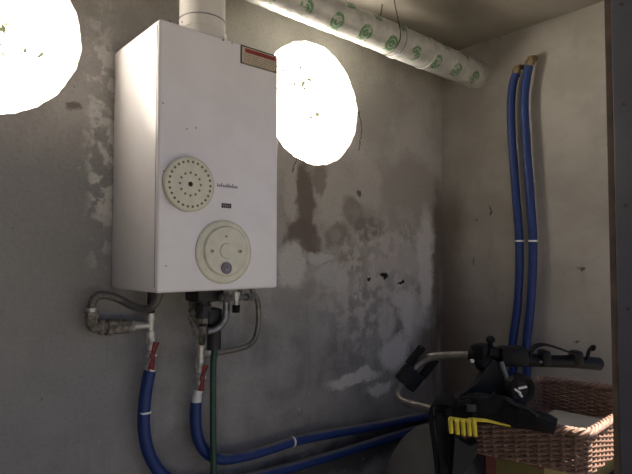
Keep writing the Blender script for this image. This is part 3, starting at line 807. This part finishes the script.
# hanging straps
s1 = obj('hanging_strap', MB().ribbon(smooth([Q(452, 404, 1.60), Q(442, 401, 1.60), Q(434, 404, 1.60), Q(431, 412, 1.60), Q(432, 428, 1.60), Q(435, 450, 1.60), Q(438, 480, 1.60), Q(440, 505, 1.60)], 5), FW * .030 + RT * .012, .008), 'webbing', bc)
obj('hanging_strap', MB().ribbon(smooth([Q(448, 408, 1.59), Q(449, 425, 1.59), Q(451, 450, 1.59), Q(452, 480, 1.59), Q(452, 505, 1.59)], 5), FW * .018 + RT * .022, .007), 'webbing', bc)
obj('loop_pad', MB().ribbon(smooth([Q(441, 408, 1.63), Q(440.5, 425, 1.63), Q(443, 450, 1.63), Q(445, 480, 1.63), Q(446, 505, 1.63)], 5), RT * .030 + FW * .004, .012), 'greyplastic', bc)
po = MB().prism([Q(455, 436, 1.56), Q(462, 442, 1.56), Q(470, 446, 1.56), Q(479, 443, 1.56), Q(476, 456, 1.56), Q(468, 468, 1.56), Q(458, 482, 1.56), Q(452, 480, 1.56)], FW * .05)
obj('pouch', po, 'greyplastic', bc)

# yellow toy-like hand rake hooked on the carrier
rk = thing('hand_rake', 'yellow plastic hand rake with short blunt prongs hanging beside the basket', 'rake', Q(464, 430, 1.52))
Z = 1.525
hd = MB().tube(smooth([Q(472, 419.5, Z), Q(486, 420.5, Z + .005), Q(499, 423.5, Z + .01), Q(510, 426, Z + .015)], 4), [.0085, .0085, .0085, .008, .0075, .007, .0065, .006, .0055, .005, .0045, .0042, .004], 10, flat=.6)
obj('handle', hd, 'yellow', rk)
obj('head', MB().tube(smooth([Q(449.5, 418.5, Z), Q(458, 419.8, Z), Q(468, 421, Z), Q(475.5, 422, Z)], 4), .0058, 10).box(Q(471, 420, Z + .004), (.02, .012, .012), rot=Matrix.Rotation(-YAW, 3, 'Z'), bevel=.003), 'yellow', rk)
for (u, v) in ((450.5, 419), (457, 420), (463, 420.8), (469, 421.3), (474.5, 421.9)):
    pr = smooth([Q(u, v, Z), Q(u - .2, v + 1.5, Z - .012), Q(u, v + 5, Z - .016), Q(u + .8, v + 14, Z - .014)], 3)
    obj('prong', MB().tube(pr, [.0066] * (len(pr) - 1) + [.0060], 8), 'yellow', rk)

# grey rounded bundle under the pipes
tb = MB()
prof = [(0, .22), (.3, .23), (.545, .212), (.60, .19), (.67, .15), (.70, .115), (.724, .068), (.742, .03), (.748, 0)]
tb.lathe((1.637, 1.155, 0), (0, 0, 1), prof, 40)
for v in tb.bm.verts:
    a = math.atan2(v.co.y - 1.155, v.co.x - 1.637); k = 1 + .025 * math.sin(7 * a + v.co.z * 5) + .015 * math.sin(13 * a)
    v.co.x = 1.637 + (v.co.x - 1.637) * k; v.co.y = 1.155 + (v.co.y - 1.155) * k
tag(obj('covered_bundle', tb, 'tarp', sharp=60), 'rounded grey covered bundle standing below the blue pipes', 'bundle')

# ------------------------------------------------------------------ tree beyond the wall
def leafy(name, label, boxes, trunk, seed, n):
    rnd = random.Random(seed)
    t = thing(name, label, 'tree', trunk[0])
    obj('trunk', MB().tube(smooth(trunk, 5), [.06] * 6 + [.004] * (5 * (len(trunk) - 1) - 5), 10), 'bark', t)
    lf = MB()
    for _ in range(n):
        c, s = rnd.choice(boxes)
        p = Vector(c) + Vector((rnd.gauss(0, s), rnd.gauss(0, s * .6), rnd.gauss(0, s)))
        R_ = Euler((rnd.uniform(0, 6), rnd.uniform(0, 6), rnd.uniform(0, 6))).to_matrix(); L, w = rnd.uniform(.02, .04), rnd.uniform(.009, .016)
        vs = [lf.bm.verts.new(p + R_ @ Vector(q)) for q in ((-L, 0, 0), (-L * .3, w, .004), (L * .4, w * .8, .004), (L, 0, 0), (L * .4, -w * .8, .004), (-L * .3, -w, .004))]
        lf.bm.faces.new(vs)
    obj('foliage', lf, 'leaf', t, recalc=False)
TY = 4.2
leafy('tree', 'sparse leafy branches seen through the right round opening', [(atY(290, 68, TY), .10), (atY(303, 82, TY), .10), (atY(320, 120, TY), .08)],
      [Vector((atY(262, 100, TY).x, TY + .2, -.1)), atY(268, 130, TY + .1), atY(285, 80, TY), atY(305, 60, TY)], 5, 60)
leafy('tree', 'sparse leafy branches seen through the left round opening', [(atY(3, 30, TY), .10), (atY(-8, 45, TY), .14)],
      [Vector((atY(-60, 50, TY).x, TY + .2, -.1)), atY(-40, 120, TY + .1), atY(-20, 60, TY), atY(0, 30, TY)], 7, 40)

# ------------------------------------------------------------------ light
w = bpy.data.worlds.new('sky'); S.world = w; w.use_nodes = True
nt = w.node_tree; bg = nt.nodes['Background']
tc = nt.nodes.new('ShaderNodeTexCoord'); sp = nt.nodes.new('ShaderNodeSeparateXYZ'); nt.links.new(tc.outputs['Generated'], sp.inputs[0])
mr = nt.nodes.new('ShaderNodeMapRange'); mr.interpolation_type = 'SMOOTHSTEP'
nt.links.new(sp.outputs[1], mr.inputs['Value']); mr.inputs['From Min'].default_value = -.25; mr.inputs['From Max'].default_value = .35
mx = nt.nodes.new('ShaderNodeMix'); mx.data_type = 'RGBA'
nt.links.new(mr.outputs[0], mx.inputs[0])
mx.inputs[6].default_value = (.30, .375, .575, 1)       # open sky on the yard side
mx.inputs[7].default_value = (24, 21.8, 18, 1)      # hazy glare behind the wall
mz = nt.nodes.new('ShaderNodeMapRange'); nt.links.new(sp.outputs[2], mz.inputs['Value'])      # added glow below the horizon, lights the duct from underneath
mz.inputs['From Min'].default_value = -.35; mz.inputs['From Max'].default_value = .25; mz.inputs['To Min'].default_value = 1.9; mz.inputs['To Max'].default_value = .55
sc_ = nt.nodes.new('ShaderNodeVectorMath'); sc_.operation = 'SCALE'; sc_.inputs[0].default_value = (24, 21.8, 18)
nt.links.new(mz.outputs[0], sc_.inputs['Scale']); nt.links.new(sc_.outputs[0], mx.inputs[7])
nt.links.new(mx.outputs[2], bg.inputs['Color']); bg.inputs['Strength'].default_value = 1.0
sun = bpy.data.lights.new('sun', 'SUN'); sun.energy = 24; sun.angle = math.radians(.6); sun.color = (1, .9, .78)
so = bpy.data.objects.new('sun', sun); COL.objects.link(so)
so.rotation_euler = Vector((-.22, .31, -1)).to_track_quat('-Z', 'Y').to_euler(); so.location = (3, -3, 6)

cam = bpy.data.cameras.new('camera'); cam.sensor_width = 36; cam.lens = 36 * F / 632; cam.clip_start = .02
co = bpy.data.objects.new('camera', cam); COL.objects.link(co)
co.matrix_world = Matrix((RT, UP, -FW)).transposed().to_4x4(); co.location = C0
S.camera = co
S.view_settings.view_transform = 'Standard'; S.view_settings.look = 'None'; S.view_settings.gamma = 1
S.view_settings.use_curve_mapping = False; S.view_settings.exposure = -0.05
